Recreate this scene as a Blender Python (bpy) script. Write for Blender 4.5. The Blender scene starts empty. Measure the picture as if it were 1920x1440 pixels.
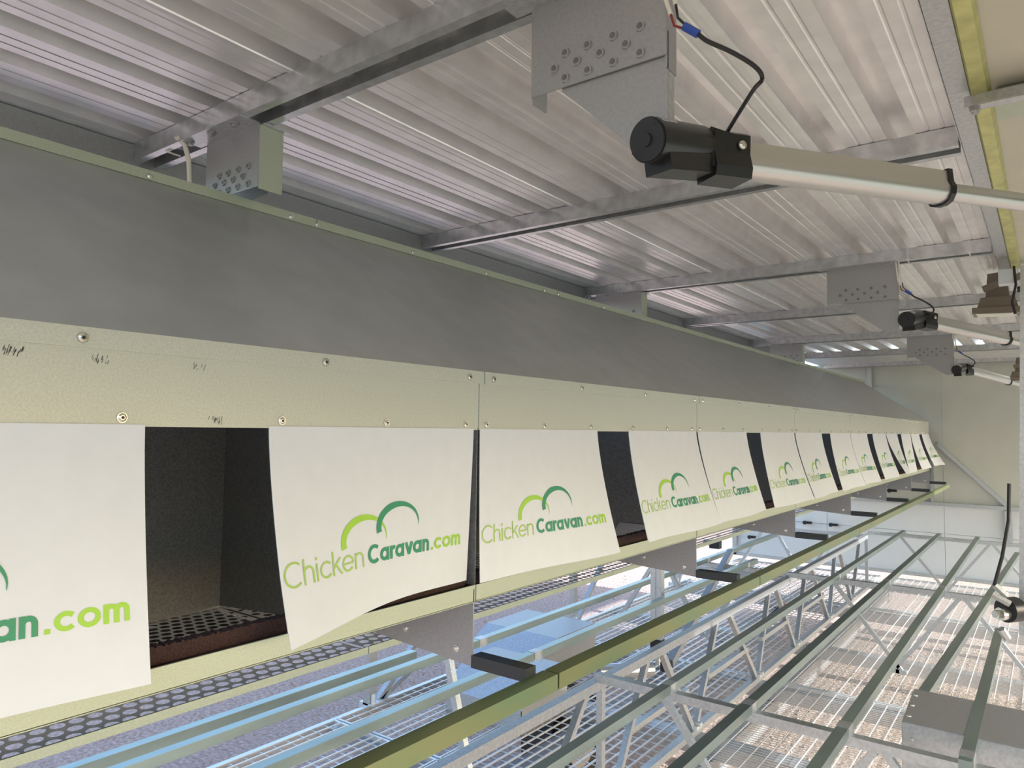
import bpy, math, random
from mathutils import Vector, Matrix
R = random.Random(7)
H = 2.1                      # ground is z=0; the coordinates below are relative to the lens height
sc = bpy.context.scene
C = sc.collection

# ---------------------------------------------------------------- camera
cam = bpy.data.cameras.new('camera'); cam.sensor_width = 36; cam.lens = 1348/1920*36
cam.clip_start = .02; cam.clip_end = 400
co = bpy.data.objects.new('camera', cam); C.objects.link(co)
rot = Matrix(((0.80148823, 0.0265887, 0.59741916), (0.59786677, -0.05753281, -0.79952818), (0.01311279, 0.99798949, -0.06200838)))
co.matrix_world = Matrix.Translation((0, 0, H)) @ rot.to_4x4()
sc.camera = co

# ---------------------------------------------------------------- light
w = bpy.data.worlds.new('sky'); sc.world = w; w.use_nodes = True
nt = w.node_tree; bg = nt.nodes['Background']
sky = nt.nodes.new('ShaderNodeTexSky'); sky.sky_type = 'NISHITA'; sky.sun_disc = False
sky.sun_elevation = math.radians(27); sky.sun_rotation = math.radians(84); sky.air_density = 1.0; sky.dust_density = 2.0
nt.links.new(sky.outputs[0], bg.inputs[0]); bg.inputs[1].default_value = 0.36
sd = bpy.data.lights.new('sun', 'SUN'); sd.energy = 7.5; sd.angle = math.radians(.6); sd.color = (1, 1, 1.02)
so = bpy.data.objects.new('sun', sd); C.objects.link(so)
so.rotation_euler = Vector((.88, .10, .46)).to_track_quat('Z', 'Y').to_euler(); so.location = (-20, 8, 30)
vs = sc.view_settings; vs.view_transform = 'Standard'; vs.look = 'None'; vs.gamma = 1; vs.use_curve_mapping = False
vs.exposure = 0.72

# ---------------------------------------------------------------- materials
def mat(name, col, rough=.5, metal=0., noise=0., scale=60., bump=0., stretch=(1, 1, 1), col2=None, spec=.5, trans=0.):
    m = bpy.data.materials.new(name); m.use_nodes = True
    n = m.node_tree.nodes; l = m.node_tree.links; b = n['Principled BSDF']
    b.inputs['Base Color'].default_value = (*col, 1); b.inputs['Roughness'].default_value = rough
    b.inputs['Metallic'].default_value = metal; b.inputs['Specular IOR Level'].default_value = spec
    if noise or bump:
        tc = n.new('ShaderNodeTexCoord'); mp = n.new('ShaderNodeMapping'); mp.inputs['Scale'].default_value = stretch
        l.new(tc.outputs['Object'], mp.inputs[0])
        t = n.new('ShaderNodeTexNoise'); t.inputs['Scale'].default_value = scale; t.inputs['Detail'].default_value = 4
        l.new(mp.outputs[0], t.inputs['Vector'])
        if noise:
            r = n.new('ShaderNodeValToRGB'); c2 = col2 or tuple(min(1, c*(1+noise)) for c in col); c1 = col if col2 else tuple(c*(1-noise) for c in col)
            r.color_ramp.elements[0].position = .35; r.color_ramp.elements[1].position = .65
            r.color_ramp.elements[0].color = (*c1, 1); r.color_ramp.elements[1].color = (*c2, 1)
            l.new(t.outputs['Fac'], r.inputs[0]); l.new(r.outputs[0], b.inputs['Base Color'])
        if bump:
            bp = n.new('ShaderNodeBump'); bp.inputs['Strength'].default_value = bump; bp.inputs['Distance'].default_value = .002
            l.new(t.outputs['Fac'], bp.inputs['Height']); l.new(bp.outputs[0], b.inputs['Normal'])
    return m
M = {}
M['valance'] = mat('spangled_zinc', (.48, .505, .44), .46, .32, .07, 330, .08)
M['lip'] = mat('zinc_lip', (.42, .46, .36), .45, .32, .07, 330, .06)
M['roofpanel'] = mat('smooth_grey_steel', (.52, .535, .53), .33, .5, .05, 9, 0)
M['tray'] = mat('perforated_tray_metal', (.80, .76, .70), .55, .0)
M['darksteel'] = mat('dark_steel_tube', (.05, .058, .062), .4, .5)
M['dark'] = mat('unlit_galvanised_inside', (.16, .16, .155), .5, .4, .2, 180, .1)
M['plate'] = mat('grey_galvanised_plate', (.36, .365, .37), .42, .55, .05, 150, .04)
M['galv'] = mat('galvanised_steel', (.50, .52, .53), .36, .75, .10, 90, .05)
M['rafter'] = mat('galvanised_channel', (.52, .54, .55), .30, .8, .12, 30, .04)
M['rail'] = mat('passivated_rail', (.27, .34, .32), .30, .8, .12, 14, 0, (1, .25, 1))
M['perch'] = mat('olive_passivated_rail', (.19, .28, .15), .32, .75, .18, 8, 0, (1, .4, 1), (.27, .28, .13))
M['wire'] = mat('galvanised_wire', (.66, .68, .68), .35, .55)
M['roof'] = mat('zinc_roof_underside', (.82, .81, .805), .33, .65, .05, 12, .0)
M['flap'] = mat('white_vinyl', (.60, .64, .69), .55, 0, .015, 25, .05)
M['lgreen'] = mat('light_green_print', (.30, .55, .045), .5)
M['mgreen'] = mat('pale_green_print', (.33, .50, .12), .5)
M['dgreen'] = mat('dark_green_print', (.02, .24, .12), .5)
M['black'] = mat('black_plastic', (.012, .012, .013), .35)
M['rubber'] = mat('black_rubber', (.015, .015, .018), .5)
M['brush'] = mat('dark_brown_bristle', (.035, .015, .012), .9, 0, .5, 300, .5)
M['alu'] = mat('anodised_aluminium', (.56, .55, .53), .34, .75)
M['screw'] = mat('bright_zinc_screw', (.62, .62, .58), .22, .9)
M['added_wall_olive'] = mat('olive_light_blocker', (.08, .15, .03), .5, .1)  # dark olive for the added right wall, so the roof ribs reflect green
M['cream'] = mat('cream_panel', (.48, .46, .37), .6, 0, .04, 6, 0)
M['wall'] = mat('white_composite_panel', (.66, .67, .66), .55, 0, .03, 4, 0)
M['wallup'] = mat('cream_composite_panel', (.52, .53, .47), .5, 0, .03, 4, 0)
M['yellow'] = mat('yellow_passivated_steel', (.50, .50, .20), .4, .4, .15, 20, .05)
M['brown'] = mat('bronze_painted_metal', (.20, .165, .125), .5)
M['whitecable'] = mat('white_cable_sheath', (.72, .70, .62), .5)
M['blue'] = mat('blue_crimp', (.02, .07, .35), .4)
M['red'] = mat('dark_red_wire', (.22, .02, .015), .4)
M['orange'] = mat('orange_plastic', (.9, .16, .04), .5)
M['label'] = mat('printed_label', (.75, .75, .75), .5)
M['ink'] = mat('label_ink', (.06, .06, .06), .5)
M['lens'] = mat('pale_lamp_glass', (.8, .8, .7), .2)
M['soft'] = mat('scuff', (.10, .10, .10), .6)

# gravel / soil with grass further off (object coordinates: metres on the ground)
g = bpy.data.materials.new('gravelly_soil'); g.use_nodes = True
n = g.node_tree.nodes; l = g.node_tree.links; b = n['Principled BSDF']; b.inputs['Roughness'].default_value = .95
tc = n.new('ShaderNodeTexCoord')
def gn(scale, det=5):
    t = n.new('ShaderNodeTexNoise'); t.inputs['Scale'].default_value = scale; t.inputs['Detail'].default_value = det
    l.new(tc.outputs['Object'], t.inputs['Vector']); return t
def ramp(src, p0, p1, c0, c1):
    r = n.new('ShaderNodeValToRGB'); r.color_ramp.elements[0].position = p0; r.color_ramp.elements[1].position = p1
    r.color_ramp.elements[0].color = (*c0, 1); r.color_ramp.elements[1].color = (*c1, 1); l.new(src, r.inputs[0]); return r
def mix(f, a, bb):
    m = n.new('ShaderNodeMix'); m.data_type = 'RGBA'; l.new(f, m.inputs[0]); l.new(a, m.inputs[6]); l.new(bb, m.inputs[7]); return m
nz = gn(38); fine = ramp(nz.outputs[0], .35, .7, (.27, .20, .17), (.52, .40, .36))  # left soil made lighter and pinker to offset the bluish shade there
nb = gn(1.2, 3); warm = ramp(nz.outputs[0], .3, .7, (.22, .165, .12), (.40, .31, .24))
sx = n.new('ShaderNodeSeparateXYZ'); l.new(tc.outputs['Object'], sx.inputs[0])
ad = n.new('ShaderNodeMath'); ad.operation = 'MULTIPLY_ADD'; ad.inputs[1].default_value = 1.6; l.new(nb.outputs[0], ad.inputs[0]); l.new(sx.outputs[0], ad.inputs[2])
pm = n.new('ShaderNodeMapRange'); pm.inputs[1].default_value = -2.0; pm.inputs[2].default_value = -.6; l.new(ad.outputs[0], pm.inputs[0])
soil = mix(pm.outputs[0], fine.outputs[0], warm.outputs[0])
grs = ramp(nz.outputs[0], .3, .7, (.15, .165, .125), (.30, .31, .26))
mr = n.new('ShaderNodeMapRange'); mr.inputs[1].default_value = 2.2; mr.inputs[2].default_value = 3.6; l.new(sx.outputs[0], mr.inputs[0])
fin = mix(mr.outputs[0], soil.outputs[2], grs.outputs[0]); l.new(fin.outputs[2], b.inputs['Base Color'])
bp = n.new('ShaderNodeBump'); bp.inputs['Strength'].default_value = .8; bp.inputs['Distance'].default_value = .02
l.new(nz.outputs[0], bp.inputs['Height']); l.new(bp.outputs[0], b.inputs['Normal'])
M['ground'] = g

# ---------------------------------------------------------------- mesh helpers
class MB:
    def __init__(s): s.v = []; s.f = []
    def add(s, vs, fs):
        o = len(s.v); s.v += [Vector(p) for p in vs]; s.f += [tuple(i+o for i in q) for q in fs]; return s
    def box(s, x0, x1, y0, y1, z0, z1):
        return s.add([(x0,y0,z0),(x1,y0,z0),(x1,y1,z0),(x0,y1,z0),(x0,y0,z1),(x1,y0,z1),(x1,y1,z1),(x0,y1,z1)],
                     [(0,3,2,1),(4,5,6,7),(0,1,5,4),(1,2,6,5),(2,3,7,6),(3,0,4,7)])
    def bar(s, p, q, w=.03, h=None, up=(0,0,1)):
        h = h or w; p = Vector(p); q = Vector(q); d = (q-p).normalized(); up = Vector(up)
        if abs(d.dot(up)) > .95: up = Vector((0,1,0))
        a = d.cross(up).normalized()*w/2; c = a.cross(d).normalized()*h/2
        v = [e+k for e in (p, q) for k in (-a-c, a-c, a+c, -a+c)]
        return s.add(v, [(3,2,1,0),(4,5,6,7),(0,1,5,4),(1,2,6,5),(2,3,7,6),(3,0,4,7)])
    def extr(s, prof, p, q, up=(0,0,1), cap=True):
        p = Vector(p); q = Vector(q); d = (q-p).normalized(); a = d.cross(Vector(up)).normalized(); c = a.cross(d).normalized()
        k = len(prof); v = [e+a*x+c*y for e in (p, q) for x, y in prof]
        f = [(i, (i+1) % k, (i+1) % k+k, i+k) for i in range(k)]
        if cap: f += [tuple(range(k-1, -1, -1)), tuple(range(k, 2*k))]
        return s.add(v, f)
    def cyl(s, p, q, r, n=16, r2=None):
        r2 = r if r2 is None else r2; p = Vector(p); q = Vector(q); d = (q-p).normalized()
        up = Vector((0,0,1)) if abs(d.z) < .9 else Vector((1,0,0)); a = d.cross(up).normalized(); c = a.cross(d)
        v = [e+(a*math.cos(t*2*math.pi/n)+c*math.sin(t*2*math.pi/n))*rr for e, rr in ((p, r), (q, r2)) for t in range(n)]
        return s.add(v, [(i, (i+1) % n, (i+1) % n+n, i+n) for i in range(n)]+[tuple(range(n-1, -1, -1)), tuple(range(n, 2*n))])
    def tube(s, pts, r, n=8):
        pts = [Vector(p) for p in pts]; rings = []; up = Vector((0,.3,1)).normalized()
        for i, p in enumerate(pts):
            d = (pts[min(i+1, len(pts)-1)]-pts[max(i-1, 0)]).normalized(); a = d.cross(up).normalized(); c = a.cross(d)
            rings += [p+(a*math.cos(t*2*math.pi/n)+c*math.sin(t*2*math.pi/n))*r for t in range(n)]
        k = len(pts)
        f = [(j*n+i, j*n+(i+1) % n, (j+1)*n+(i+1) % n, (j+1)*n+i) for j in range(k-1) for i in range(n)]
        return s.add(rings, f+[tuple(range(n-1, -1, -1)), tuple(range((k-1)*n, k*n))])
    def poly(s, pts, nrm, t):
        """flat plate: polygon pts thickened by t along nrm"""
        k = len(pts); nrm = Vector(nrm)*t
        return s.add([Vector(p) for p in pts]+[Vector(p)+nrm for p in pts], [tuple(range(k-1, -1, -1)), tuple(range(k, 2*k))]+[(i, (i+1) % k, (i+1) % k+k, i+k) for i in range(k)])
    def mesh(s, name, m, org):
        me = bpy.data.meshes.new(name); me.from_pydata([tuple(p-org) for p in s.v], [], s.f); me.materials.append(m); me.update(); return me
    def build(s, name, m, parent=None, smooth=False, **kw):
        if parent is None:
            lo = [min(p[i] for p in s.v) for i in range(3)]; hi = [max(p[i] for p in s.v) for i in range(3)]
            org = Vector(((lo[0]+hi[0])/2, (lo[1]+hi[1])/2, lo[2]))
        else: org = Vector(parent['_o'])
        me = s.mesh(name, M[m], org)
        if smooth:
            for p in me.polygons: p.use_smooth = True
            me.set_sharp_from_angle(angle=math.radians(40))
        o = bpy.data.objects.new(name, me); C.objects.link(o)
        if parent is None: o.location = org+Vector((0, 0, H))
        else: o.parent = parent
        o['_o'] = tuple(org)
        for k, v in kw.items(): o[k] = v
        return o
def thing(name, loc, label=None, cat=None, group=None, kind=None):
    o = bpy.data.objects.new(name, None); C.objects.link(o); o.location = Vector(loc)+Vector((0,0,H)); o['_o'] = tuple(loc); o.empty_display_size = .1
    if label: o['label'] = label
    if cat: o['category'] = cat
    if group: o['group'] = group
    if kind: o['kind'] = kind
    return o
def place(name, me, parent, loc, rot=None):
    """a piece that shares mesh data, placed at loc (lens-height coordinates) under parent"""
    o = bpy.data.objects.new(name, me); C.objects.link(o); o.parent = parent
    o.location = Vector(loc)-Vector(parent['_o'])
    if rot: o.rotation_euler = rot
    o['_o'] = tuple(parent['_o']); return o
Z0 = Vector((0, 0, 0))
def head_mesh(r, m, hole=True):         # domed screw head facing +X
    b = MB(); b.cyl((0,0,0), (r*.25,0,0), r, 14, r*.95); b.cyl((r*.25,0,0), (r*.5,0,0), r*.8, 14, r*.45)
    return b.mesh('screw', M[m], Z0)
SCREW = head_mesh(.0075, 'screw')
SCREWC = MB().cyl((.0035,0,0), (.0042,0,0), .0022, 8).mesh('socket', M['black'], Z0)
BOLT = MB().cyl((0,0,0), (.003,0,0), .011, 16).cyl((.003,0,0), (.009,0,0), .0075, 6).mesh('bolt', M['plate'], Z0)
HOLE = MB().cyl((0,0,0), (.004,0,0), .0085, 14, .0078).mesh('rivet_nut', M['plate'], Z0)
HOLEC = MB().cyl((.0035,0,0), (.0048,0,0), .005, 12).mesh('bore', M['dark'], Z0)

# ================================================================ SETTING
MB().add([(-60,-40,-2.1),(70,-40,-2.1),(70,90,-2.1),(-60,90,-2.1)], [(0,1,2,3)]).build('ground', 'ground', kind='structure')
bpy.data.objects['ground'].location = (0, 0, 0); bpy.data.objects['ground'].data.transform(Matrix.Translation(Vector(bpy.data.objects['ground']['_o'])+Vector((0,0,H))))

# loose stones on the ground, in view beside and beneath the house
st = MB()
for i in range(2600):
    x = R.uniform(-6.5, 1.2); y = R.uniform(.8, 9.5); r = R.uniform(.006, .016)
    k = [(math.cos(a)*r*R.uniform(.7, 1.2), math.sin(a)*r*R.uniform(.7, 1.2)) for a in (0, 1.25, 2.5, 3.8, 5.)]
    st.add([(x+a, y+c, -2.1) for a, c in k]+[(x+a*.5, y+c*.5, -2.1+r*.7) for a, c in k], [(0,1,6,5),(1,2,7,6),(2,3,8,7),(3,4,9,8),(4,0,5,9),(5,6,7,8,9)])
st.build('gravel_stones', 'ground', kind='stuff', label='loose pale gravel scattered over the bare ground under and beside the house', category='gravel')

# ---- ceiling of ribbed sheets
ceil = thing('ceiling', (-1, 3.5, .78), kind='structure')
def sheet_profile(k0, k1):
    """x,z points from rib k0 to just before rib k1 (profile seen from below: pans at .78, ribs rise)"""
    P = []
    for k in range(k0, k1):
        x = -1.965+.164*k
        P += [(x, .78), (x+.005, .832), (x+.052, .832), (x+.064, .78)]
        for c in (.090, .124):
            xx = x+c; P += [(xx, .78), (xx+.003, .7812), (xx+.007, .7812), (xx+.010, .78)]
    P.append((-1.965+.164*k1, .78)); return P
def roof_sheet(k0, k1, y0, y1):
    P = sheet_profile(k0, k1); b = MB(); t = .0008*(1+k0 % 2)
    if k0 < 0: P = [p for p in P if p[0] > -2.09]
    if k0 > 18: P = [p for p in P if p[0] < 2.0]
    P = ([(P[0][0]-.014, P[0][1]-.0038), (P[0][0]-.002, P[0][1]-.0032)] if k0 > 0 else []) + P
    dz = .0012 if (k0 // 5) % 2 else 0
    v = []; f = []
    for y in (y0, y1):
        v += [(x, y, z+dz) for x, z in P]+[(x, y, z+dz+.0012) for x, z in P]
    k = len(P)
    for i in range(k-1):
        f += [(i+1, i, i+2*k, i+1+2*k), (i+k, i+1+k, i+1+3*k, i+3*k), (i, i+1, i+1+k, i+k), (i+2*k+1, i+2*k, i+3*k, i+3*k+1)]
    f += [(0, k, 3*k, 2*k), (k-1, 3*k-1, 4*k-1, 2*k-1)]
    b.add(v, f).build('roof_sheet', 'roof', ceil)
for k0, k1 in ((-1, 4), (4, 9), (9, 14), (14, 19), (19, 24)): roof_sheet(k0, k1, -.9, 7.55)  # last sheet, out of view on the right, added for closed-shed light
MB().box(-2.1, 1.2, 7.50, 8.78, .770, .7785).build('end_flashing', 'roof', ceil)
MB().box(-2.1, 1.2, 7.50, 7.505, .735, .770).build('flashing_lip', 'galv', ceil)

# ---- outer side wall behind the nest boxes
wl = thing('wall_left', (-2.08, 3.5, -.5), kind='structure')
for i in range(8):
    y = -1.4+i*1.22+.20
    MB().box(-2.085, -2.075, y+.002, y+1.218, -.55, .34).build('wall_panel', 'plate', wl)
MB().box(-2.075, -2.03, -.9, 7.5, .70, .778).build('eave_angle', 'plate', wl)

# ---- unseen right wall strip, added to block light and darken the rib reflections
wr = thing('added_wall_right', (2.0, 3.5, .1), kind='structure')
for i in range(8):
    y = -1.4+i*1.22+.20
    MB().box(2.0, 2.01, y+.002, y+1.218, .10, .778).build('wall_panel', 'added_wall_olive', wr)

# ---- far end wall
we = thing('wall_end', (-1, 8.75, -1.45), kind='structure')
xs = [-3.12, -2.05, -.9, .3, 1.3]
for i in range(4):
    MB().box(xs[i]+.002, xs[i+1]-.002, 8.74, 8.78, -.72, .775).build('upper_panel', 'wallup', we)
for i in range(4):
    MB().box(xs[i]+.002, xs[i+1]-.002, 8.75, 8.79, -1.03, -.724).build('middle_panel', 'wall', we)
    MB().box(xs[i]+.002, xs[i+1]-.002, 8.75, 8.79, -1.47, -1.034).build('lower_panel', 'wall', we)
f_ = lambda p, q, w_=.04, h_=.03, nm='frame_tube', m='galv': MB().bar(p, q, w_, h_, (0,1,0)).build(nm, m, we)
f_((-3.12, 8.72, -.725), (1.3, 8.72, -.725), .035, .05)
f_((-3.12, 8.72, -1.475), (1.3, 8.72, -1.475), .03, .04)
f_((-.35, 8.72, -.75), (-.35, 8.72, -1.06), .06, .04)
f_((-3.10, 8.72, -1.48), (-3.10, 8.72, -.7), .05, .04)
f_((-.95, 8.72, -.10), (-.33, 8.72, -.73), .035, .03)
f_((-1.0, 8.72, -.16), (-1.0, 8.72, -.72), .03, .03)
f_((-1.58, 8.72, .73), (-1.58, 8.72, .50), .05, .03)
for x, z in ((-2.25, -1.03), (-1.97, -1.03), (-2.886, -1.257), (-1.373, -.612)):
    MB().box(x-.04, x+.04, 8.70, 8.74, z-.012, z+.012).cyl((x-.025, 8.70, z), (x-.025, 8.67, z), .022, 10).build('latch', 'black', we)

# ================================================================ RAFTERS
RY = [.935, 2.09, 3.38, 4.70, 6.08, 7.36, 8.60]
rn = ['nearest', 'second', 'third', 'fourth', 'fifth', 'sixth', 'seventh']
rw = ['over the open perforated nest, nearest the viewer', 'between the near motor and the side wall', 'carrying the middle pair of hanging brackets', 'just beyond the bronze floodlight',
      'carrying the third pair of hanging brackets', 'where the ribbed sheets end', 'against the cream end wall']
for i, y in enumerate(RY):
    r = thing('rafter', (-1, y, .73), 'pair of galvanised channels across the ceiling, '+rw[i], 'rafter', 'rafters under the ribbed roof')
    x1 = -.165 if y < 3.8 else 1.1
    for j in (0, 1):
        yy = y+j*.062
        MB().extr([(0,0),(.022,0),(.022,.002),(.002,.002),(.002,.048),(.022,.048),(.022,.05),(0,.05)], (-2.03, yy, .73), (x1, yy, .73)).build('channel', 'rafter', r)
        # extr's first axis is d x up = -Y for d=+X, so mirror to open away from the viewer
        o = r.children[-1]
        for v in o.data.vertices: v.co.y = 2*(yy-y) - v.co.y
        o.data.flip_normals()
    for x in (-1.9, -1.2, -.6):
        if x < x1: MB().box(x, x+.02, y+.002, y+.062, .755, .758).build('spacer', 'galv', r)

# ================================================================ HANGING BRACKETS
def bracket(x0, x1, y, label, side, gus):
    """sheet-metal box bracket hanging from the rafter: face in XZ, side flange in YZ"""
    t = thing('hanging_bracket', ((x0+x1)/2, y, .728), label, 'bracket', 'brackets hanging from the rafters')
    zb = .572
    MB().poly([(x0,y,.728),(x1,y,.728),(x1,y,zb),(x0,y,zb)], (0,1,0), .003).build('face_plate', 'plate', t)
    MB().box(x0-.035, x1, y-.055, y+.003, .7265, .7295).build('mounting_flange', 'galv', t)
    if side > 0:
        MB().box(x1-.003, x1, y+.003, y+.068, zb-.004, .7265).build('side_flange', 'lip', t)
        MB().box(x1, x1+.012, y+.003, y+.082, .7235, .7265).build('side_mounting_flange', 'galv', t)
    else:
        MB().box(x0, x0+.003, y+.003, y+.045, zb-.012, .7265).build('side_flange', 'plate', t)
        MB().box(x1-.003, x1, y+.003, y+.038, zb-.02, .7265).build('side_flange', 'plate', t)
    if gus:
        MB().poly([(x0+.06,y+.006,zb+.04),(x1,y+.006,zb+.04),(x1,y+.006,.435),(x1-.05,y+.006,.435),(x0+.06,y+.006,zb-.004)], (0,1,0), .003).build('gusset_plate', 'plate', t)
        MB().box(x1-.003, x1+.0, y+.009, y+.03, .435, .550).build('gusset_flange', 'galv', t)
    else:
        MB().poly([(x0+.02,y+.05,zb+.03),(x1-.02,y+.05,zb+.03),(x1-.03,y+.05,.575),(x1-.10,y+.05,.571),(x0+.02,y+.05,.571)], (0,1,0), .003).build('gusset_plate', 'plate', t)
    W = x1-x0
    zr = (0, 0, -math.pi/2)
    pat = [(.28,.057),(.45,.057),(.64,.057),(.83,.057),(.195,.036),(.37,.036),(.545,.036),(.73,.036),(.28,.014),(.455,.014),(.64,.014),(.83,.014)]
    for u, v in pat:
        p = (x0+u*W, y, zb+v)
        h = place('rivet_nut', HOLE, t, p, zr)
        c = bpy.data.objects.new('bore', HOLEC); C.objects.link(c); c.parent = h
    if side > 0:
        for u in (-.02, .08, .18): place('bolt', BOLT, t, (x0+u, y-.035, .7265), (0, math.pi/2, 0))
    return t
BY = [.985, 3.40, 6.10]
bracket(-1.735, -1.505, BY[0], 'galvanised box bracket hanging behind the near nest roof, white cables beside it', 1, False)
bracket(-1.975, -1.70, BY[1], 'galvanised box bracket half hidden behind the nest roof, middle of the wall-side row', 1, False)
bracket(-1.86, -1.60, BY[2], 'small far galvanised bracket just showing over the nest roof edge, wall-side row', 1, False)
bracket(-.703, -.452, BY[0], 'large grey bracket plate cut by the top of the frame, near black motor under it', -1, True)
bracket(-.783, -.502, BY[1], 'grey bracket plate hanging above the middle black motor', -1, True)
bracket(-.845, -.545, BY[2], 'pale bracket plate hanging above the farthest black motor', -1, True)

# ================================================================ ACTUATORS
def actuator(dx, y, label, drod, dz, dr):
    dy = y-.985; O = Vector((dx, dy, dz))
    A = Vector((-.405, 1.125, .443))+O; D = Vector(dr).normalized()       # tube
    B = Vector((-.467, .955, .431))+O; Dm = Vector((.030, .145, .028)).normalized()        # motor
    def fr(o, d):
        side = Vector((d.y, -d.x, 0)).normalized(); up = side.cross(d)
        return lambda a, s=0, z=0: o+d*a+side*s+up*z
    P = fr(A, D); Q = fr(B, Dm)
    t = thing('linear_actuator', B, label, 'actuator', 'linear actuators under the brackets')
    MB().cyl(Q(0), Q(.130), .0335, 40).cyl(Q(.130), Q(.142), .0335, 40, .026).build('motor', 'black', t, True)
    MB().cyl(Q(-.004), Q(0), .031, 40).cyl(Q(-.008), Q(-.004), .010, 20).build('motor_end_cap', 'rubber', t, True)
    for k in (1, -1): place('end_screw', SCREWC, t, Q(-.009, .021*k, .016*k), (0, 0, -math.pi/2))
    side = Q(0, 1, 0)-Q(0); up = Q(0, 0, 1)-Q(0)
    lb = MB(); li = MB()
    for i in range(7):
        a0, a1 = math.radians(40+i*8), math.radians(40+(i+1)*8)
        lb.add([Q(.008+q)+(side*math.cos(a)+up*math.sin(a))*.0338 for q in (0, .036) for a in (a0, a1)], [(0,1,3,2)])
    for i in range(6):
        a0, a1 = math.radians(44+i*8), math.radians(47+i*8)
        for q0, q1 in ((.003, .012), (.014, .020), (.022, .033)):
            li.add([Q(.008+q)+(side*math.cos(a)+up*math.sin(a))*.0340 for q in (q0, q1) for a in (a0, a1)], [(0,1,3,2)])
    lab = lb.build('rating_label', 'label', t); li.build('label_print', 'ink', lab)
    hs = MB(); hs.extr([(-.026,-.040),(.026,-.040),(.030,-.024),(.024,.0),(.026,.030),(.018,.036),(-.026,.036)], P(-.045), P(.022))
    hs.extr([(-.020,-.014),(.030,-.014),(.030,.014),(-.020,.014)], Q(.018, -.005, -.034), Q(.150, 0, -.034))
    hs.extr([(-.028,-.03),(.028,-.03),(.028,.03),(-.028,.03)], Q(.135, 0, -.005), P(-.02, 0, 0))
    hs.build('gear_housing', 'black', t)
    place('housing_screw', SCREW, t, P(.004, .028, .012), (0, 0, math.atan2(-D.x, D.y)))
    pr = [(-.020,.026),(-.023,-.016),(-.017,-.026),(-.007,-.030),(.007,-.030),(.017,-.026),(.023,-.016),(.025,-.004),(.020,.006),(.018,.026)]
    MB().extr(pr, P(.012, 0, -.002), P(.452, 0, -.002)).build('outer_tube', 'alu', t, True)
    MB().extr([(x*1.14, z*1.14) for x, z in pr], P(.452, 0, -.002), P(.463, 0, -.002)).build('end_ring', 'black', t)
    MB().cyl(P(.463, 0, -.008), P(.50+drod, 0, -.008), .0165, 24).build('rod', 'alu', t, True)
    return t, lambda a, b, c: P(-.01, 0, .034)
def cables(x1, y, P, label):
    """white twin cable down the bracket edge, crimp, black motor lead in a loop"""
    t = thing('motor_cable', (x1, y, .5), label, 'cable', 'cables feeding the actuator motors')
    a = [(x1-.004,y-.006,.73),(x1+.0,y-.008,.69),(x1+.004,y-.009,.65),(x1+.012,y-.009,.625)]
    MB().tube(a, .0035).build('white_lead', 'whitecable', t, True)
    a2 = [(x1+.006,y-.006,.73),(x1+.012,y-.008,.69),(x1+.016,y-.009,.655),(x1+.020,y-.009,.638)]
    MB().tube(a2, .0035).build('white_lead', 'whitecable', t, True)
    MB().tube([a[-1], (x1+.016,y-.006,.608), (x1+.03,y-.003,.600)], .002).build('red_wire', 'red', t, True)
    MB().tube([a2[-1], (x1+.022,y-.006,.618), (x1+.034,y-.003,.603)], .002).build('black_wire', 'rubber', t, True)
    MB().tube([(x1+.03,y-.003,.604), (x1+.05,y+.004,.588)], .0062).build('blue_crimp', 'blue', t, True)
    q = [(x1+.05,y+.004,.588),(x1+.062,y+.01,.576),(x1+.09,y+.03,.560),(x1+.118,y+.05,.538),(x1+.126,y+.058,.520),(x1+.112,y+.054,.502),tuple(P(.135, 0, .028))]
    s = []
    for i in range(len(q)-1):
        p0, p1, p2, p3 = [Vector(q[max(0, min(len(q)-1, k))]) for k in (i-1, i, i+1, i+2)]
        for u in range(5):
            u /= 5; s.append(.5*((2*p1)+(p2-p0)*u+(2*p0-5*p1+4*p2-p3)*u*u+(-p0+3*p1-3*p2+p3)*u**3))
    s.append(Vector(q[-1])); MB().tube(s, .0034).build('motor_lead', 'rubber', t, True)
for dx, y, x1, lb, lc, rod, dz, dr in ((0, BY[0], -.452, 'nearest linear actuator, black motor and thick aluminium tube crossing the top right', 'cable with blue crimp looping to the nearest black motor', .28, 0, (.272, .400, .010)),
                        (0, BY[1], -.502, 'middle linear actuator with black motor, left of the bronze floodlight', 'cream cable and black loop on the middle black motor', .35, .045, (.29, .415, -.055)),
                        (-.06, BY[2], -.545, 'farthest and smallest linear actuator, against the end wall', 'cable looping over the farthest small black motor', .5, .035, (.27, .47, -.075))):
    a, P = actuator(dx, y, lb, rod, dz, dr); cables(x1, y, P, lc)

# twin white cables beside the near wall-side bracket
t = thing('cable_drop', (-1.75, .98, .6), 'pair of white cables dropping beside the near wall-side bracket', 'cable')
for k in (0, 1):
    MB().tube([(-1.80+k*.01,.935,.745),(-1.775+k*.008,.945,.72),(-1.762+k*.006,.95,.68),(-1.757+k*.006,.952,.62),(-1.757+k*.006,.952,.52)], .0045).build('white_lead', 'whitecable', t, True)
for x, y, lb in ((-1.87, .955, 'white cable tie loop round the nearest rafter beside the twin cables'), (-.46, 3.38, 'cable tie round the rafter above the middle motor'),
                 (-.24, 3.38, 'cable tie round the rafter left of the ridge beam end')):
    MB().box(x, x+.004, y-.004, y-.001, .727, .782).box(x, x+.004, y-.004, y+.03, .724, .727).box(x-.004, x+.008, y-.007, y-.001, .728, .736).build('cable_tie', 'whitecable', None, label=lb, category='cable tie', group='white cable ties on the rafters')

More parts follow.
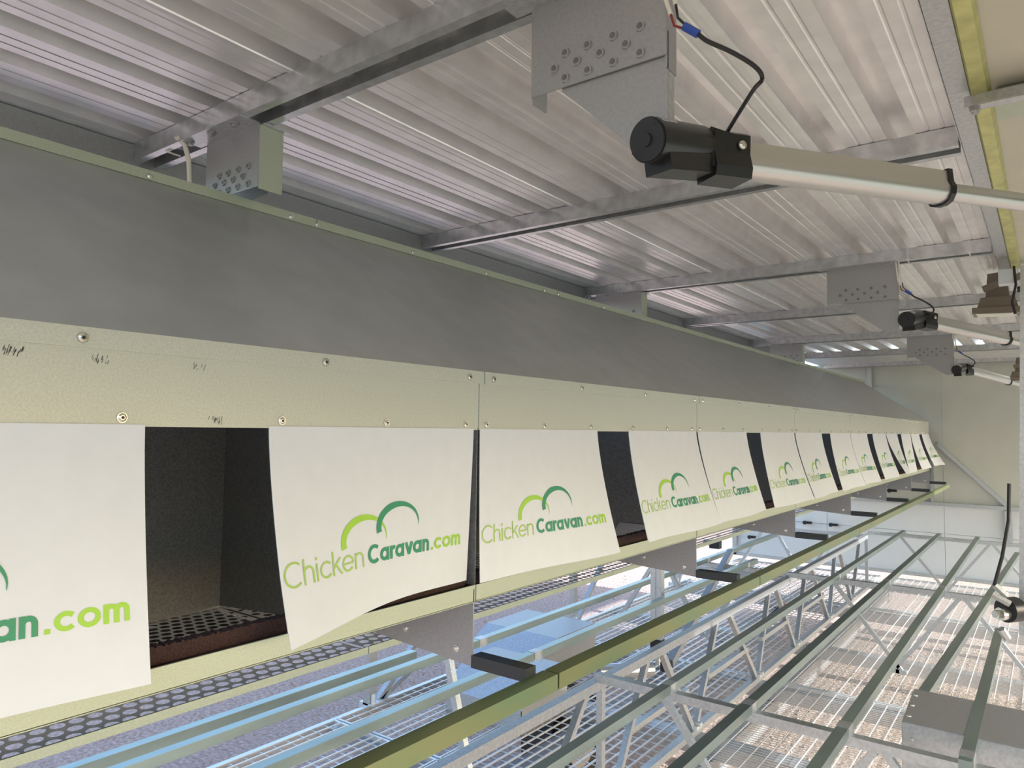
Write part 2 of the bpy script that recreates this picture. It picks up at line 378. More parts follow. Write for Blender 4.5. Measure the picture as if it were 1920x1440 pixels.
# ================================================================ RIDGE BEAM, HATCH PANEL (upper right)
t = thing('ridge_beam', (-.13, 1.6, .73), 'long galvanised beam with yellowish lower flange at the upper right', 'beam')
MB().box(-.158, -.118, -.6, 3.78, .730, .733).build('lower_flange', 'galv', t)
MB().box(-.160, -.157, -.6, 3.78, .730, .80).build('web', 'galv', t)
MB().poly([(-.118,-.6,.733),(-.112,-.6,.722),(-.086,-.6,.722),(-.080,-.6,.735)], (0,1,0), 4.38).build('yellow_edge_strip', 'yellow', t)
MB().box(-.16, -.08, 3.78, 3.783, .722, .80).build('end_cap', 'galv', t)
hp = thing('hatch_panel', (.4, 1.6, .735), 'flat cream panel overhead at the far upper right beside the yellowish strip', 'panel')
MB().box(-.083, 2.0, -.6, 3.78, .737, .775).build('panel_skin', 'cream', hp)  # widened to the right, out of view, for shade and reflections
t = thing('cross_angle', (.3, 1.85, .7), 'galvanised cross angle bolted to the ridge beam by two bolts', 'bracket')
MB().box(-.128, .9, 1.775, 1.778, .690, .722).build('upright_leg', 'galv', t)
MB().box(-.128, .9, 1.75, 1.778, .688, .691).build('flat_leg', 'galv', t)
MB().extr([(0,0),(.02,.045),(.07,.045),(.09,0)], (-.072, 1.87, .690), (.9, 1.87, .690)).build('hat_section', 'lip', t)
for y in (1.757, 1.772): MB().cyl((-.108, y, .688), (-.108, y, .679), .008, 6).cyl((-.108, y, .689), (-.108, y, .686), .0105, 14).build('bolt', 'plate', t)

# ================================================================ POST, FLOODLIGHTS, WINCH
t = thing('support_post', (-.12, 3.68, -.83), 'slim galvanised post standing at the right edge below the ridge beam', 'post')
MB().bar((-.060, 3.716, .72), (-.106, 3.80, -.844), .042, .03, (0,1,0)).build('tube', 'galv', t)
MB().box(-.155, -.10, 3.60, 3.66, .63, .69).build('junction_box', 'flap', t, label='small white junction box at the post top')
MB().tube([(-.10, 3.60, .70), (-.095, 3.59, .62), (-.11, 3.60, .55), (-.10, 3.6, .50)], .005).build('black_lead', 'rubber', t, True)
t = thing('post_winch', (-.15, 3.64, -.75), 'black and chrome winch fitting bolted to the lower end of the right post', 'winch')
MB().cyl((-.165, 3.64, -.72), (-.13, 3.69, -.72), .05, 24).build('hub', 'black', t, True)
MB().cyl((-.185, 3.62, -.735), (-.16, 3.645, -.735), .026, 20).cyl((-.20, 3.60, -.735), (-.185, 3.62, -.735), .016, 6).build('axle_bolt', 'screw', t, label='bright steel axle bolt')
for a_, b_ in (((-.20, 3.62, -.62), (-.16, 3.63, -.66)), ((-.21, 3.61, -.655), (-.15, 3.63, -.69)), ((-.18, 3.60, -.79), (-.16, 3.62, -.83))): MB().cyl(a_, b_, .015, 6).build('clamp_bolt', 'galv', t)
MB().tube([(-.20, 3.62, -.62), (-.17, 3.62, -.5), (-.145, 3.63, -.35), (-.14, 3.64, -.2)], .007).build('black_rope', 'rubber', t, True)
def flood(cx, y, z, s, label):
    t = thing('floodlight', (cx, y, z), label, 'floodlight', 'bronze floodlights on the post')
    tilt = lambda pts: [(cx+px_*s, y+py*s, z+pz*s) for px_, py, pz in pts]
    MB().add(tilt([(-.052,-.05,.03),(.040,-.05,.03),(.040,.03,.03),(-.052,.03,.03),(-.043,-.03,.145),(.030,-.03,.150),(.030,.02,.150),(-.043,.02,.145)]), [(0,3,2,1),(4,5,6,7),(0,1,5,4),(1,2,6,5),(2,3,7,6),(3,0,4,7)]).build('housing', 'brown', t)
    MB().add(tilt([(-.085,-.07,-.018),(.075,-.07,-.025),(.075,.05,-.025),(-.085,.05,-.018),(-.07,-.06,.03),(.060,-.06,.03),(.060,.04,.03),(-.07,.04,.03)]), [(0,3,2,1),(4,5,6,7),(0,1,5,4),(1,2,6,5),(2,3,7,6),(3,0,4,7)]).build('lamp_head', 'brown', t)
    MB().add(tilt([(-.105,-.08,-.045),(.080,-.08,-.052),(.080,.06,-.052),(-.105,.06,-.045),(-.105,-.08,-.018),(.080,-.08,-.025),(.080,.06,-.025),(-.105,.06,-.018)]), [(0,3,2,1),(4,5,6,7),(0,1,5,4),(1,2,6,5),(2,3,7,6),(3,0,4,7)]).build('bezel', 'brown', t)
    MB().add(tilt([(-.09,-.07,-.047),(.065,-.07,-.053),(.065,.05,-.053),(-.09,.05,-.047)]), [(0,1,2,3)]).build('lamp_glass', 'lens', t)
    MB().bar(tilt([(-.06,-.075,.065)])[0], tilt([(.09,-.075,.115)])[0], .012*s, .03*s, (0,0,1)).build('yoke', 'brown', t)
    MB().cyl(tilt([(-.045,-.085,.07)])[0], tilt([(-.045,-.07,.07)])[0], .012*s, 8).build('yoke_bolt', 'brown', t)
    MB().cyl(tilt([(.07,-.03,.06)])[0], tilt([(.12,-.03,.06)])[0], .014*s, 10).build('cable_gland', 'black', t)
flood(-.172, 4.05, .612, 1.0, 'bronze floodlight beside the right post, above the tubes of the actuators')
flood(-.165, 7.32, .50, 1.0, 'small far bronze floodlight half cut by the right edge, below the other one')

# ================================================================ NEST BOXES (seven modules)
NY = [-.008, 1.218, 2.434, 3.655, 4.876, 6.097, 7.318, 8.54]
def perforated(x0, x1, y0, y1, z, px_, py_, r, keep=None):
    b = MB(); nx = max(1, round((x1-x0)/px_)); ny = max(1, round((y1-y0)/py_)); dx = (x1-x0)/nx; dy = (y1-y0)/ny; n_ = 10
    for i in range(nx):
        off = dy/2 if i % 2 else 0
        if off: b.add([(x0+i*dx,y0,z),(x0+(i+1)*dx,y0,z),(x0+(i+1)*dx,y0+off,z),(x0+i*dx,y0+off,z)], [(0,1,2,3)]); b.add([(x0+i*dx,y1-off,z),(x0+(i+1)*dx,y1-off,z),(x0+(i+1)*dx,y1,z),(x0+i*dx,y1,z)], [(0,1,2,3)])
        for j in range(ny-(1 if off else 0)):
            cx_, cy_ = x0+(i+.5)*dx, y0+off+(j+.5)*dy
            if keep and not keep(cx_, cy_):
                b.add([(cx_-dx/2,cy_-dy/2,z),(cx_+dx/2,cy_-dy/2,z),(cx_+dx/2,cy_+dy/2,z),(cx_-dx/2,cy_+dy/2,z)], [(0,1,2,3)]); continue
            v = []
            for k in range(n_):
                a = (k+.5)*2*math.pi/n_; c, s_ = math.cos(a), math.sin(a); m_ = min(dx/2/max(1e-6, abs(c)), dy/2/max(1e-6, abs(s_)))
                v.append((cx_+c*m_, cy_+s_*m_, z))
            # corners of the cell are closed by snapping the nearest ring points to them
            for sx_, sy_ in ((1,1),(-1,1),(-1,-1),(1,-1)):
                q = (cx_+sx_*dx/2, cy_+sy_*dy/2, z); kk = min(range(n_), key=lambda k: (v[k][0]-q[0])**2+(v[k][1]-q[1])**2); v[kk] = q
            v += [(cx_+math.cos((k+.5)*2*math.pi/n_)*r, cy_+math.sin((k+.5)*2*math.pi/n_)*r, z) for k in range(n_)]
            b.add(v, [(k, (k+1) % n_, (k+1) % n_+n_, k+n_) for k in range(n_)])
    return b
PERF = perforated(-1.97, -1.335, 0, 1.216, 0, .034, .031, .0127).mesh('perforated_floor', M['dark'], Z0)
def kp(seed):
    rr = random.Random(seed); pts = [(rr.uniform(-1.95, -1.5), rr.uniform(.05, 1.17)) for _ in range(34)]
    return lambda x, y: any(abs(x-a) < .03 and abs(y-b) < .035 for a, b in pts)
LINER = [perforated(-1.97, -1.52, 0, 1.216, 0, .041, .047, .016, kp(s)).mesh('liner_mat', M['rubber'], Z0) for s in (3, 11)]
PERF.materials[0] = M['tray']
where = ['nearest galvanised nest box, open dark doorway between two white curtains', 'second nest box along, with a tall dark gap right of the large whole logo',
         'third nest box along the row', 'fourth nest box, middle of the row', 'fifth nest box along the row', 'sixth nest box, last but one before the end wall', 'seventh and last nest box, against the end wall']
for i in range(7):
    y0, y1 = NY[i]+.0015, NY[i+1]-.0015
    ya = y0 if i else -.9       # the first unit's long covers run on past the camera
    t = thing('nest_box', (-1.3, (y0+y1)/2, -.535), where[i], 'nest box', 'nest boxes in a row along the wall')
    MB().box(-1.004, -1.0, ya, y1, -.004, .100).build('valance', 'valance', t)
    MB().box(-1.002, -.9965, ya+(.015 if i else 0), y1+.0135, .0975, .1245).build('valance_trim', 'valance', t)
    dv = MB(); dv.poly([(-1.0,ya,.1245),(-.997,ya,.1245),(-1.604,ya,.546),(-1.607,ya,.546)], (0,1,0), y1+.003-ya); dv.build('roof_panel', 'roofpanel', t)
    MB().box(-1.607, -1.600, ya+(.018 if i else 0), y1+.016, .545, .5675).build('top_flange', 'lip', t)
    MB().box(-1.66, -1.607, ya, y1+.003, .5655, .5675).build('top_return', 'lip', t)
    ys = [ .462, .714, .945, 1.175] if i == 0 else [y0+k for k in (.026, .255, .48, .727, .967, 1.17)]
    for yy in ys:
        s = place('screw', SCREW, t, (-1.0, yy, .008)); c = bpy.data.objects.new('socket', SCREWC); C.objects.link(c); c.parent = s
    ys = [.407, .796, 1.181] if i == 0 else [y0+k for k in (.045, .425, .803, 1.186)]
    for yy in ys:
        s = place('screw', SCREW, t, (-.9965, yy, .110)); c = bpy.data.objects.new('socket', SCREWC); C.objects.link(c); c.parent = s
    for yy in ([.776, 1.15] if i == 0 else [y0+k for k in (.016, .388, .759, 1.13)]):
        place('screw', SCREW, t, (-1.600, yy, .553))
    # dividers and the perch-carrying plate at the far side of the unit
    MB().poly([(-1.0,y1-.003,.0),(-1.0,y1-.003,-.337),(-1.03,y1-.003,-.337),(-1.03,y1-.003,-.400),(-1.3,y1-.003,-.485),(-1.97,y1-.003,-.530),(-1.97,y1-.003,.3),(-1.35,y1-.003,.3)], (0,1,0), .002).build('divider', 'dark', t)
    MB().poly([(-1.0,y1-.0065,-.345),(-1.0,y1-.0065,-.508),(-1.34,y1-.0065,-.487),(-1.34,y1-.0065,-.40),(-1.30,y1-.0065,-.345)], (0,1,0), .003).build('support_plate', 'plate', t)
    for px_, pz in ((-1.10, -.405), (-1.20, -.462), (-1.045, -.478)): place('screw', SCREW, t, (px_, y1-.0065, pz), (0, 0, -math.pi/2))
    MB().bar((-1.0, y1+.006, -.496), (-.856, y1+.006, -.496), .034, .026).build('perch_arm', 'darksteel', t)
    # front lip, brush, floor, back
    MB().box(-1.004, -1.0, ya if i == 0 else y0, y1, -.3715, -.337).box(-1.03, -1.0, ya if i == 0 else y0, y1, -.373, -.3705).build('front_lip', 'lip', t)
    br = MB(); yy = -.2 if i == 0 else y0; stp = .004 if i == 0 else .012
    while yy < y1-.02:
        br.box(-1.036, -1.016, yy, yy+stp*.95, -.37, -.312-R.uniform(0, .003)); yy += stp
    br.build('brush_strip', 'brush', t, kind='stuff')
    place('perforated_floor', PERF, t, (0, y0, -.535))
    place('liner_mat', LINER[i % 2], t, (0, y0, -.546))
    MB().box(-1.337, -1.332, y0 if i else -.3, y1, -.547, -.530).build('tray_rim', 'lip', t)
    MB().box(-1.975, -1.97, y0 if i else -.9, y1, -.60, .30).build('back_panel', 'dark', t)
    if i == 0:
        place('perforated_floor', PERF, t, (0, y0-1.22, -.535))
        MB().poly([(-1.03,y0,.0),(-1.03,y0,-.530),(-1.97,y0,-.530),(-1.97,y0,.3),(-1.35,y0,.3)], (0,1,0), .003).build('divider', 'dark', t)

# scuff marks by the top trim and the doorway edge
for y, z, n_ in ((.33, .083, 26), (.430, .082, 16), (.57, .083, 10), (.597, .004, 18)):
    b = MB()
    for k in range(n_):
        a = y+R.uniform(-.011, .011); c = z+R.uniform(-.005, .004); s = R.uniform(.003, .007)
        b.add([(-.9998,a,c),(-.9998,a+.0006,c),(-.9998,a+.001+s*.25,c+s),(-.9998,a+s*.25,c+s)], [(0,1,2,3)])
    b.build('scuff_mark', 'soft', [o for o in C.objects if o.name == 'nest_box'][0])

# ================================================================ CURTAINS with the printed mark
def ribbon(pts, w0, w1=None):
    """stroke -> list of quads in 2-D"""
    w1 = w0 if w1 is None else w1; L = []; k = len(pts)
    for i, (x, y) in enumerate(pts):
        a = pts[max(0, i-1)]; c = pts[min(k-1, i+1)]; dx, dy = c[0]-a[0], c[1]-a[1]; d = math.hypot(dx, dy) or 1
        ww = (w0+(w1-w0)*i/(k-1))/2; L.append(((x-dy/d*ww, y+dx/d*ww), (x+dy/d*ww, y-dx/d*ww)))
    return [(L[i][0], L[i][1], L[i+1][1], L[i+1][0]) for i in range(k-1)]
def arc(cx_, cy_, rx, ry, a0, a1, n_=16): return [(cx_+rx*math.cos(math.radians(a0+(a1-a0)*i/n_)), cy_+ry*math.sin(math.radians(a0+(a1-a0)*i/n_))) for i in range(n_+1)]
def glyph(ch, w_):
    """(quads, advance) with x-height 1, geometric sans"""
    h = w_/2; r = .5-h; Q = []
    if ch == 'C': rr = .70-h; Q += ribbon(arc(.70, .70, rr, rr, 48, 312, 22), w_); adv = 1.34
    elif ch == 'c': Q += ribbon(arc(.5, .5, r, r, 42, 318, 18), w_); adv = .98
    elif ch == 'o': Q += ribbon(arc(.5, .5, r, r, 0, 360, 22), w_); adv = 1.1
    elif ch == 'e': Q += ribbon(arc(.5, .5, r, r, 0, 320, 20), w_); Q += ribbon([(h, .5), (1-h, .5)], w_*.9); adv = 1.08
    elif ch == 'a': Q += ribbon(arc(.5, .5, r, r, 0, 360, 22), w_); Q += ribbon([(1-h, 0), (1-h, 1)], w_); adv = 1.12
    elif ch in 'nhm':
        rr = .40-h; Q += ribbon([(h, 0), (h, 1.42 if ch == 'h' else 1)], w_)
        if ch == 'm': rr = .36-h
        Q += ribbon(arc(h+rr, 1-h-rr, rr, rr, 180, 0, 12)+[(h+2*rr, 0)], w_); adv = 2*rr+w_+.14
        if ch == 'm': Q += ribbon(arc(h+3*rr, 1-h-rr, rr, rr, 180, 0, 12)+[(h+4*rr, 0)], w_); adv = 4*rr+w_+.14
    elif ch == 'i': Q += ribbon([(h, 0), (h, 1)], w_); Q += ribbon([(h, 1.18), (h, 1.18+w_*1.3)], w_); adv = w_+.16
    elif ch == 'k': Q += ribbon([(h, 0), (h, 1.42)], w_); Q += ribbon([(h, .42), (.66, 1.0)], w_*1.05); Q += ribbon([(.30, .60), (.74, 0)], w_*1.05); adv = .80
    elif ch == 'r': Q += ribbon([(h, 0), (h, 1)], w_); Q += ribbon(arc(h+.34, .60, .34, .40-h, 180, 75, 10), w_); adv = .60
    elif ch == 'v': Q += ribbon([(h*.9, 1), (.46, h*.4)], w_*1.02); Q += ribbon([(.46, h*.4), (.92-h*.9, 1)], w_*1.02); adv = .96
    elif ch == '.': Q += ribbon([(.02, w_/2), (.02+w_, w_/2)], w_); adv = w_+.16
    else: adv = .4
    return Q, adv
def word(s, w_, x0, x1, y, xh):
    """fit the word between x0 and x1"""
    Q = []; x = 0
    for ch in s:
        q, adv = glyph(ch, w_); Q += [[(a+x, c) for a, c in k] for k in q]; x += adv
    x -= .14; sx_ = (x1-x0)/x
    return [[(x0+a*sx_, y+c*xh) for a, c in k] for k in Q]
BL = .082   # baseline height above the hem
def logo_quads():
    W = {'lgreen': [], 'mgreen': [], 'dgreen': [], 'larch': [], 'darch': []}
    W['mgreen'] += word('Chicken', .13, .006, .188, BL, .0285)
    W['dgreen'] += word('Caravan', .27, .199, .374, BL+.001, .0252)
    W['lgreen'] += word('.com', .25, .380, .478, BL+.001, .0238)
    for cx_, cy_, m in ((.1950, BL+.048, 'larch'), (.2860, BL+.0645, 'darch')):
        rx, ry = .0555, .0405; pts = arc(cx_, cy_, rx, ry, 192, -8, 30); L = []
        for i, (x, y) in enumerate(pts):
            u = i/30; wd = .0125 if u < .35 else .0125*(1-((u-.35)/.65)**1.2)+.0006
            a = pts[max(0, i-1)]; c = pts[min(30, i+1)]; dx, dy = c[0]-a[0], c[1]-a[1]; d = math.hypot(dx, dy)
            L.append(((x-dy/d*wd/2, y+dx/d*wd/2), (x+dy/d*wd/2, y-dx/d*wd/2)))
        W[m] += [[L[i][0], L[i][1], L[i+1][1], L[i+1][0]] for i in range(30)]
    return W
LQ = logo_quads()
FL = [(-.008,.493,-.985,-.956,-.336,-.340),(.690,1.200,-.933,-1.018,-.338,-.326),(1.222,1.732,-.997,-.928,-.333,-.325),(1.917,2.425,-.934,-.905,-.322,-.314),
      (2.44,2.95,-.910,-.914,-.315,-.312),(3.13,3.64,-.934,-.903,-.320,-.317),(3.66,4.17,-.906,-.920,-.316,-.314),(4.36,4.87,-.937,-.918,-.324,-.319),
      (4.88,5.39,-.92,-.917,-.315,-.320),(5.58,6.09,-.922,-.905,-.322,-.316),(6.11,6.61,-.860,-.905,-.305,-.312),(6.80,7.31,-.932,-.945,-.326,-.328),
      (7.33,7.84,-.912,-.90,-.314,-.316),(8.03,8.53,-.90,-.865,-.305,-.306)]
fl = ['cut by the left edge with only its wording end showing', 'lower left corner curled beside the open dark doorway', 'right of the first joint, complete logo and wording',
      'with the black gap on its left, third from the doorway', 'overlapped by its neighbour, left of the second black gap', 'right of the second black gap', 'left of the third black gap, below the fourth joint',
      'narrow in view, right of the third black gap', 'narrow in view, left of the fourth gap', 'right of the small fourth gap, lower edge kicked out', 'swung out more than its neighbours near the end of the row',
      'glossy bright one right of the fifth gap', 'last but one before the end wall', 'last of the row, against the end wall']
for i, (a, c, xl, xr, zl, zr) in enumerate(FL):
    def S(y, h, off=0., a=a, c=c, xl=xl, xr=xr, zl=zl, zr=zr, i=i):
        """y along the hem 0..(c-a), h = height above hem -> point"""
        u = y/(c-a); Ln = .335; v = 1-h/Ln
        xb = xl+(xr-xl)*u; zb = zl+(zr-zl)*u; p = 1.35
        X = -.9985+(xb+.9985)*max(0, v)**p+off; Zz = -.001+(zb+.001)*v
        X += .006*math.sin(u*7+i)*v*v
        if i == 1: cc = max(0, 1-u*3.2)*max(0, v-.72)/.28; X += .012*cc*.3; Zz += .010*v*v*math.sin(u*math.pi)
        return Vector((X, a+y, Zz))
    t = thing('curtain', (-1.0, (a+c)/2, -.34), 'white logo curtain, '+fl[i], 'curtain', 'white curtains over the nest doorways')
    b = MB(); nu, nv = 20, 20; Wd = c-a
    for o_ in (.0, -.0015):
        k = len(b.v); b.v += [S(Wd*x/nu, .335*(1-y/nv), o_) for y in range(nv+1) for x in range(nu+1)]
        for y in range(nv):
            for x in range(nu):
                q = (k+y*(nu+1)+x, k+(y+1)*(nu+1)+x, k+(y+1)*(nu+1)+x+1, k+y*(nu+1)+x+1); b.f.append(q if o_ == 0 else q[::-1])
    k = (nu+1)*(nv+1)
    for y in range(nv):
        for x in (0, nu): p = y*(nu+1)+x; b.f.append((p, p+nu+1, p+nu+1+k, p+k))
    for x in range(nu): p = nv*(nu+1)+x; b.f.append((p, p+1, p+1+k, p+k))
    b.build('sheet', 'flap', t, True)
    for m, nm in (('lgreen', 'bright_green_lettering'), ('mgreen', 'pale_green_lettering'), ('dgreen', 'dark_green_lettering'), ('larch', 'bright_green_arch'), ('darch', 'dark_green_arch')):
        b = MB()
        for q in LQ[m]: b.add([S(y, h, .0008 if m[0] != 'd' else .0012) for y, h in q], [(0,1,2,3)])
        b.build(nm, {'larch': 'lgreen', 'darch': 'dgreen'}.get(m, m), t)

# ================================================================ PERCH RAIL along the nest fronts
PYs = [-.3, 1.270, 2.552, 4.19, 5.6, 7.3, 8.5]
pl = ['nearest length of olive perch rail, entering at the bottom left', 'second length of olive perch rail, beyond the first open joint', 'third length of olive perch rail', 'fourth length of olive perch rail', 'fifth length of olive perch rail', 'last short length of olive perch rail near the end wall']
for i in range(6):
    MB().box(-.856, -.820, PYs[i]+.003, PYs[i+1]-.003, -.533, -.500).build('perch_rail', 'perch', None, label=pl[i], category='perch rail', group='olive perch rails in front of the nest boxes')

# ================================================================ ROOST RAILS and cross trusses
rails = [(-1.115,.3,7.64,'rail','roost rail nearest the long lattice truss, second from the olive perch rail'),(-.828,.3,7.64,'rail','roost rail in the middle of the floor, next right of the truss-side one'),
         (-.533,.3,7.64,'rail','roost rail third from the truss, ending at the far cross beam'),(-.211,2.40,4.11,'rail','short steep roost rail above the grey box at the lower right'),
         (-1.70,.3,5.2,'rail','pale green roost rail beyond the truss, below the nest boxes'),(-1.985,.3,6.6,'rail','bluish roost rail under the nest boxes, middle of the three there'),(-2.085,.3,2.15,'rail','outermost bluish roost rail under the nest boxes')]
for x, y0, y1, m, lb in rails:
    t = thing('roost_rail', (x, y0, -.93), lb, 'roost rail', 'roost rails over the mesh floor')
    MB().box(x-.017, x+.017, y0, y1, -.93, -.90).build('tube', m, t)
    for y in (2.45, 5.0):
        if y0 < y < y1: MB().box(x-.0185, x+.0185, y-.02, y+.03, -.932, -.8985).box(x+.0185, x+.021, y+.026, y+.028, -.945, -.90).build('joint_clip', 'galv', t)
t = thing('roost_rail', (-.3, 2.98, -.93), 'roost rail slanting past the back corner of the grey box', 'roost rail', 'roost rails over the mesh floor')
MB().bar((-.378, 2.95, -.915), (-.222, 6.85, -.915), .034, .03).build('tube', 'rail', t)
tl = ['near cross beam of the roost frame, crossing the bottom right', 'middle cross beam with white zigzag braces', 'far cross beam before the white end panels']
for i, y in enumerate((2.47, 5.02, 7.63)):
    t = thing('cross_truss', (-.6, y, -1.48), tl[i], 'cross beam', 'cross trusses under the roost rails')
    MB().box(-1.42, 1.2, y-.018, y+.018, -.962, -.932).build('top_chord', 'galv', t)
    for p, q in (((-1.14), (-.76)), ((-.45), (-.80)), ((-.42), (-.05)), ((.30), (-.02)), ((.34), (.70))):
        MB().bar((p, y, -.962), (q, y, -1.44), .022, .022).build('brace', 'galv', t)
        MB().box(q-.03, q+.03, y-.02, y+.02, -1.455, -1.435).build('foot_plate', 'galv', t)
    MB().box(-3.0, -1.44, y-.015, y+.015, -.965, -.935).build('outer_chord', 'galv', t) if i == 1 else None
    if i > 0:
        for p, q in ((-2.40, -2.70), (-2.30, -2.02), (-1.72, -2.0)): MB().bar((p, y, -.99), (q, y, -1.46), .028, .028).build('brace', 'galv', t)
        MB().box(-3.0, -1.44, y-.015, y+.015, -1.0, -.97).build('outer_chord', 'galv', t)

# longitudinal lattice truss
t = thing('lattice_truss', (-1.43, 4, -1.48), 'long galvanised lattice truss running under the nest boxes', 'truss')
MB().box(-1.448, -1.412, .4, 7.64, -1.0, -.965).build('top_chord', 'galv', t)
MB().box(-1.448, -1.412, .4, 7.64, -1.475, -1.445).build('bottom_chord', 'galv', t)
y = 1.05; k = 0
for p, q in ((.55, .98),(1.45,1.02),(1.6,1.95),(2.42,2.0),(2.52,2.52),(2.93,2.62),(3.05,3.42),(3.745,3.44),(3.90,4.36),(4.62,4.38),(4.741,5.157),(5.471,5.20),(5.60,6.09),(6.35,6.12),(6.5,6.9),(7.3,6.95),(7.6,7.6)):
    MB().bar((-1.43, p, -.975), (-1.43, q, -1.455), .026, .026, (1,0,0)).build('web_bar', 'galv', t)
for p, q in ((2.75, 3.35), (3.60, 4.20), (4.45, 5.0), (5.35, 5.95)):
    MB().bar((-1.43, p, -1.245), (-1.43, q, -1.245), .024, .024).build('web_tie', 'galv', t)
for y in (1.0, 2.0, 3.43, 4.37, 5.18, 6.1, 6.92): MB().box(-1.46, -1.40, y-.03, y+.03, -1.445, -1.425).cyl((-1.39, y, -1.42), (-1.47, y, -1.42), .012, 8).build('node_clamp', 'wire', t)

# far-side frame: edge beam, posts, braces
t = thing('side_frame', (-3.02, 4, -1.5), 'galvanised outer side frame with posts and diagonal braces, beyond the mesh', 'frame')
MB().box(-3.03, -2.99, .5, 8.7, -1.56, -1.515).build('edge_beam', 'wire', t)
for y in (2.76, 4.85, 6.75): MB().box(-3.02, -2.98, y-.03, y+.03, -1.5, -.72).build('post', 'galv', t)
for p, q in (((-3.0,3.06,-1.40), (-3.0,2.79,-1.52)), ((-3.0,3.40,-1.0), (-3.0,2.82,-1.5)), ((-3.0,5.35,-1.05), (-3.0,4.90,-1.5)), ((-2.2,2.483,-1.0), (-2.05,2.465,-1.48)), ((-3.0,7.3,-1.05), (-3.0,6.8,-1.5))):
    MB().bar(p, q, .032, .03).build('brace', 'galv', t)
for y in (2.78, 4.85, 6.75): MB().box(-3.05, -2.95, y-.05, y+.05, -1.52, -1.49).cyl((-2.97, y-.02, -1.49), (-2.97, y-.02, -1.44), .015, 8).build('foot_clamp', 'wire', t)

# hanging blue-tinted posts of the raised side
t = thing('hanging_post', (-1.79, 3.78, -1.2), 'pale blue twin tube hanging down behind the perch rail, black end caps', 'post')
for k in (0, 1): MB().box(-1.82+k*.034, -1.788+k*.034, 3.76, 3.80, -1.16, -.70).build('tube', 'galv', t); MB().box(-1.821+k*.034, -1.787+k*.034, 3.759, 3.801, -1.21, -1.16).build('end_cap', 'black', t)
MB().cyl((-1.78,3.78,-1.21),(-1.78,3.78,-1.30), .018, 10).cyl((-1.83,3.76,-1.25),(-1.73,3.8,-1.25), .014, 8).build('hinge_pin', 'screw', t)
t = thing('stay_tube', (-1.65, 3.6, -1.25), 'slanting blue tube rising from the hanging post foot to the far left', 'tube')
MB().bar((-1.66, 3.66, -1.24), (-1.90, 5.25, -.88), .04, .04).build('tube', 'galv', t)
MB().box(-1.69, -1.645, 3.61, 3.66, -1.275, -1.225).build('end_cap', 'black', t)
MB().cyl((-2.35,5.9,-.93), (-2.14,5.62,-.905), .022, 14).box(-2.2, -2.12, 5.60, 5.66, -.93, -.87).build('gas_strut', 'black', None, label='short black cylinder tucked under the nest boxes by the bright gap', category='strut')
MB().cyl((-2.2, 3.85, -1.445), (-1.97, 4.10, -1.445), .045, 14).build('drive_roller', 'galv', None, label='short dark metal roller on the mesh left of the black end caps', category='roller')
t = thing('clip_tool', (-1.75, 6.1, -1.5), 'small orange and black clip lying behind the lattice truss', 'clip')
MB().bar((-1.78, 5.75, -1.46), (-1.74, 6.05, -1.40), .06, .04).build('jaw', 'black', t); MB().bar((-1.72, 5.8, -1.42), (-1.70, 5.95, -1.38), .05, .05).build('grip', 'orange', t, label='orange grip')

# ================================================================ MESH FLOOR
def mesh_panel(x0, x1, y0, y1, z, sx_, sy_, r, label, wavy=0.):
    t = thing('mesh_floor_panel', ((x0+x1)/2, (y0+y1)/2, z), label, 'mesh panel', 'wire mesh floor panels')
    b = MB(); y = y0+.01
    while y < y1: b.bar((x0, y, z), (x1, y, z), r, r); y += sy_
    b.build('cross_wires', 'wire', t, kind='stuff')
    b = MB(); x = x0+.01
    while x < x1: b.bar((x, y0, z+r), (x, y1, z+r), r*1.6, r*1.6); x += sx_
    b.build('long_wires', 'wire', t, kind='stuff')
    b = MB(); b.box(x0, x1, y0-.004, y0+.008, z-.012, z+.006).box(x0, x1, y1-.008, y1+.004, z-.012, z+.006).box(x0-.004, x0+.008, y0, y1, z-.012, z+.006).box(x1-.008, x1+.004, y0, y1, z-.012, z+.006).build('edge_frame', 'wire', t)
YB = [.6, 2.50, 4.52, 6.9, 8.5]
dn = ['nearest', 'second', 'third', 'farthest']
for i in range(4):
    mesh_panel(-1.36, .9, YB[i]+.01, YB[i+1]-.01, -1.5, .066, .027, .0024, dn[i]+' fine wire mesh floor panel on the right of the lattice truss')
    mesh_panel(-2.20, -1.47, YB[i]+.01, YB[i+1]-.01, -1.5, .05, .075, .0042, dn[i]+' coarse mesh panel just left of the lattice truss')
    mesh_panel(-2.97, -2.24, YB[i]+.01, YB[i+1]-.01, -1.5, .05, .075, .0042, dn[i]+' coarse mesh panel along the outer side frame')
bl = ['nearest', 'second', 'third', 'fourth', 'fifth', 'farthest']
for i, y in enumerate((2.52, 3.55, 4.52, 5.54, 6.88, 8.3)):
    MB().box(-3.0, 1.0, y-.05, y+.05, -1.60, -1.525).build('floor_bearer', 'galv', None, label=bl[i]+' dull steel bearer crossing under the wire mesh floor', category='bearer', group='steel bearers under the mesh floor')
for x, lb in ((-1.40, 'added steel chassis rail under the lattice truss'), (-2.08, 'added steel chassis rail left of the lattice truss under the coarse mesh')):
    MB().box(x-.04, x+.04, .3, 8.5, -1.72, -1.605).build('added_chassis_rail', 'plate', None, label=lb, category='chassis rail')  # rails added mostly out of view, to shape the light and reflections

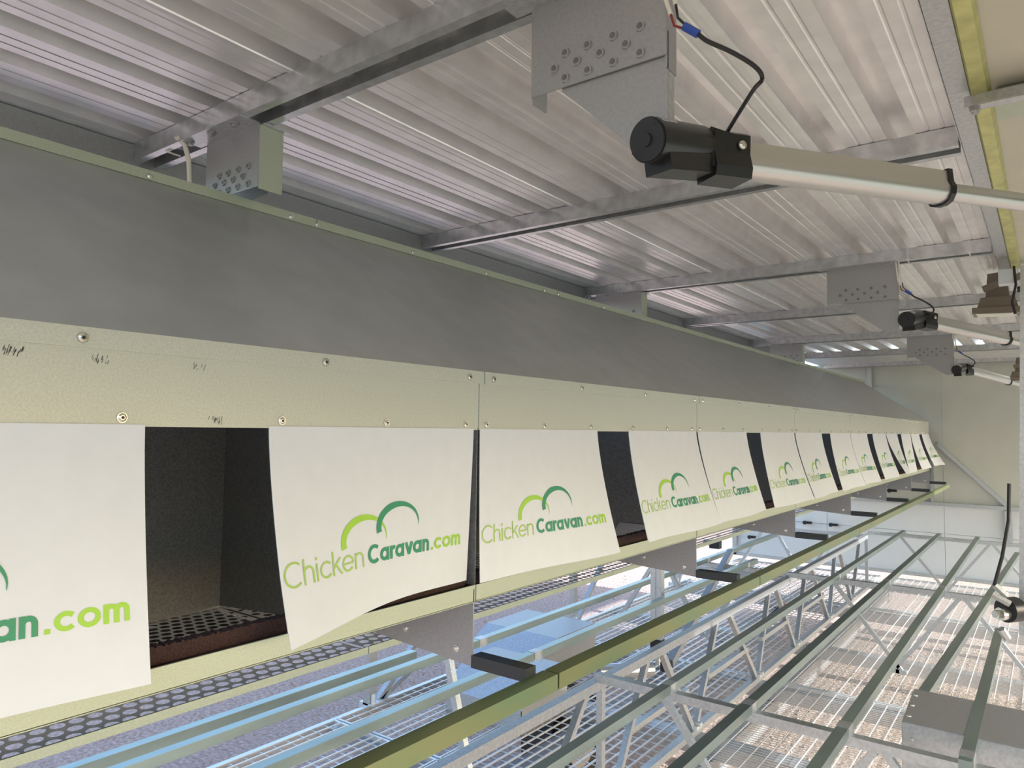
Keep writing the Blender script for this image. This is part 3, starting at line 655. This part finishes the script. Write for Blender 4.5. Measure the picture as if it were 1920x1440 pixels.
t = thing('wheel', (-2.35, 3.7, -2.1), 'black tyre under the coarse mesh, left of the lattice truss', 'wheel')
MB().cyl((-2.47,3.7,-1.80), (-2.23,3.7,-1.80), .265, 32).cyl((-2.44,3.7,-1.80), (-2.26,3.7,-1.80), .295, 32).build('tyre', 'rubber', t, True)
MB().cyl((-2.225,3.7,-1.80), (-2.215,3.7,-1.80), .15, 24).cyl((-2.215,3.7,-1.80), (-2.195,3.7,-1.80), .05, 12).build('rim', 'plate', t, True)
# ================================================================ METAL BOXES
t = thing('metal_box', (0, 2.75, -1.45), 'grey sheet-metal box at the lower right corner under the steep roost rail', 'box')
MB().poly([(-.408,2.95,-.905),(-.395,2.60,-.905),(1.0,2.60,-.905),(1.0,2.95,-.905)], (0,0,1), .004).build('lid', 'plate', t)
MB().box(-.395, 1.0, 2.597, 2.600, -1.12, -.903).build('front_panel', 'galv', t)
MB().poly([(-.397,2.60,-.905),(-.410,2.95,-.905),(-.410,2.95,-1.12),(-.397,2.60,-1.12)], (1,0,0), .003).build('side_panel', 'plate', t)
for p in ((-.385, 2.66, -.901), (-.39, 2.77, -.901), (-.395, 2.88, -.901)): place('screw', SCREW, t, p, (0, -math.pi/2, 0))
place('screw', SCREW, t, (-.37, 2.597, -.95), (0, 0, -math.pi/2))
def feeder(x, y, z, lx, ly, label):
    t = thing('feed_box', (x+lx/2, y+ly/2, z-.2), label, 'box', 'folded metal boxes under the nest row')
    A = [(x, y+ly*.35, z), (x+lx, y+ly*.35, z), (x+lx, y+ly, z), (x, y+ly, z)]
    MB().poly(A, (0,0,1), .003).build('lid', 'plate', t)
    MB().poly([(x, y, z-.12), (x+lx, y, z-.12), (x+lx, y+ly*.35, z), (x, y+ly*.35, z)], (0,0,1), .003).build('slope_panel', 'galv', t)
    MB().poly([(x+lx, y, z-.12), (x+lx, y, z-.24), (x+lx, y+ly, z-.24), (x+lx, y+ly, z), (x+lx, y+ly*.35, z)], (-1,0,0), .003).build('end_panel', 'plate', t)
    MB().box(x, x+lx, y, y+.003, z-.24, z-.12).build('front_panel', 'galv', t)
feeder(-2.93, 3.45, -1.25, .54, .68, 'bluish folded metal box seen between the roost rails under the nests')
feeder(-2.62, 2.95, -1.27, .50, .42, 'smaller pale metal box in front of the bluish folded one')
MB().poly([(-.30, 1.8, -1.02), (-.16, 1.8, -1.02), (-.10, 2.1, -.98), (-.26, 2.1, -.98)], (0,0,1), .02).cyl((-.12,2.08,-.96), (-.12,2.08,-.93), .01, 6).build('hinge_bracket', 'galv', None, label='bright folded hinge bracket at the bottom edge in front of the grey box', category='bracket')

for o in C.objects:
    if '_o' in o: del o['_o']
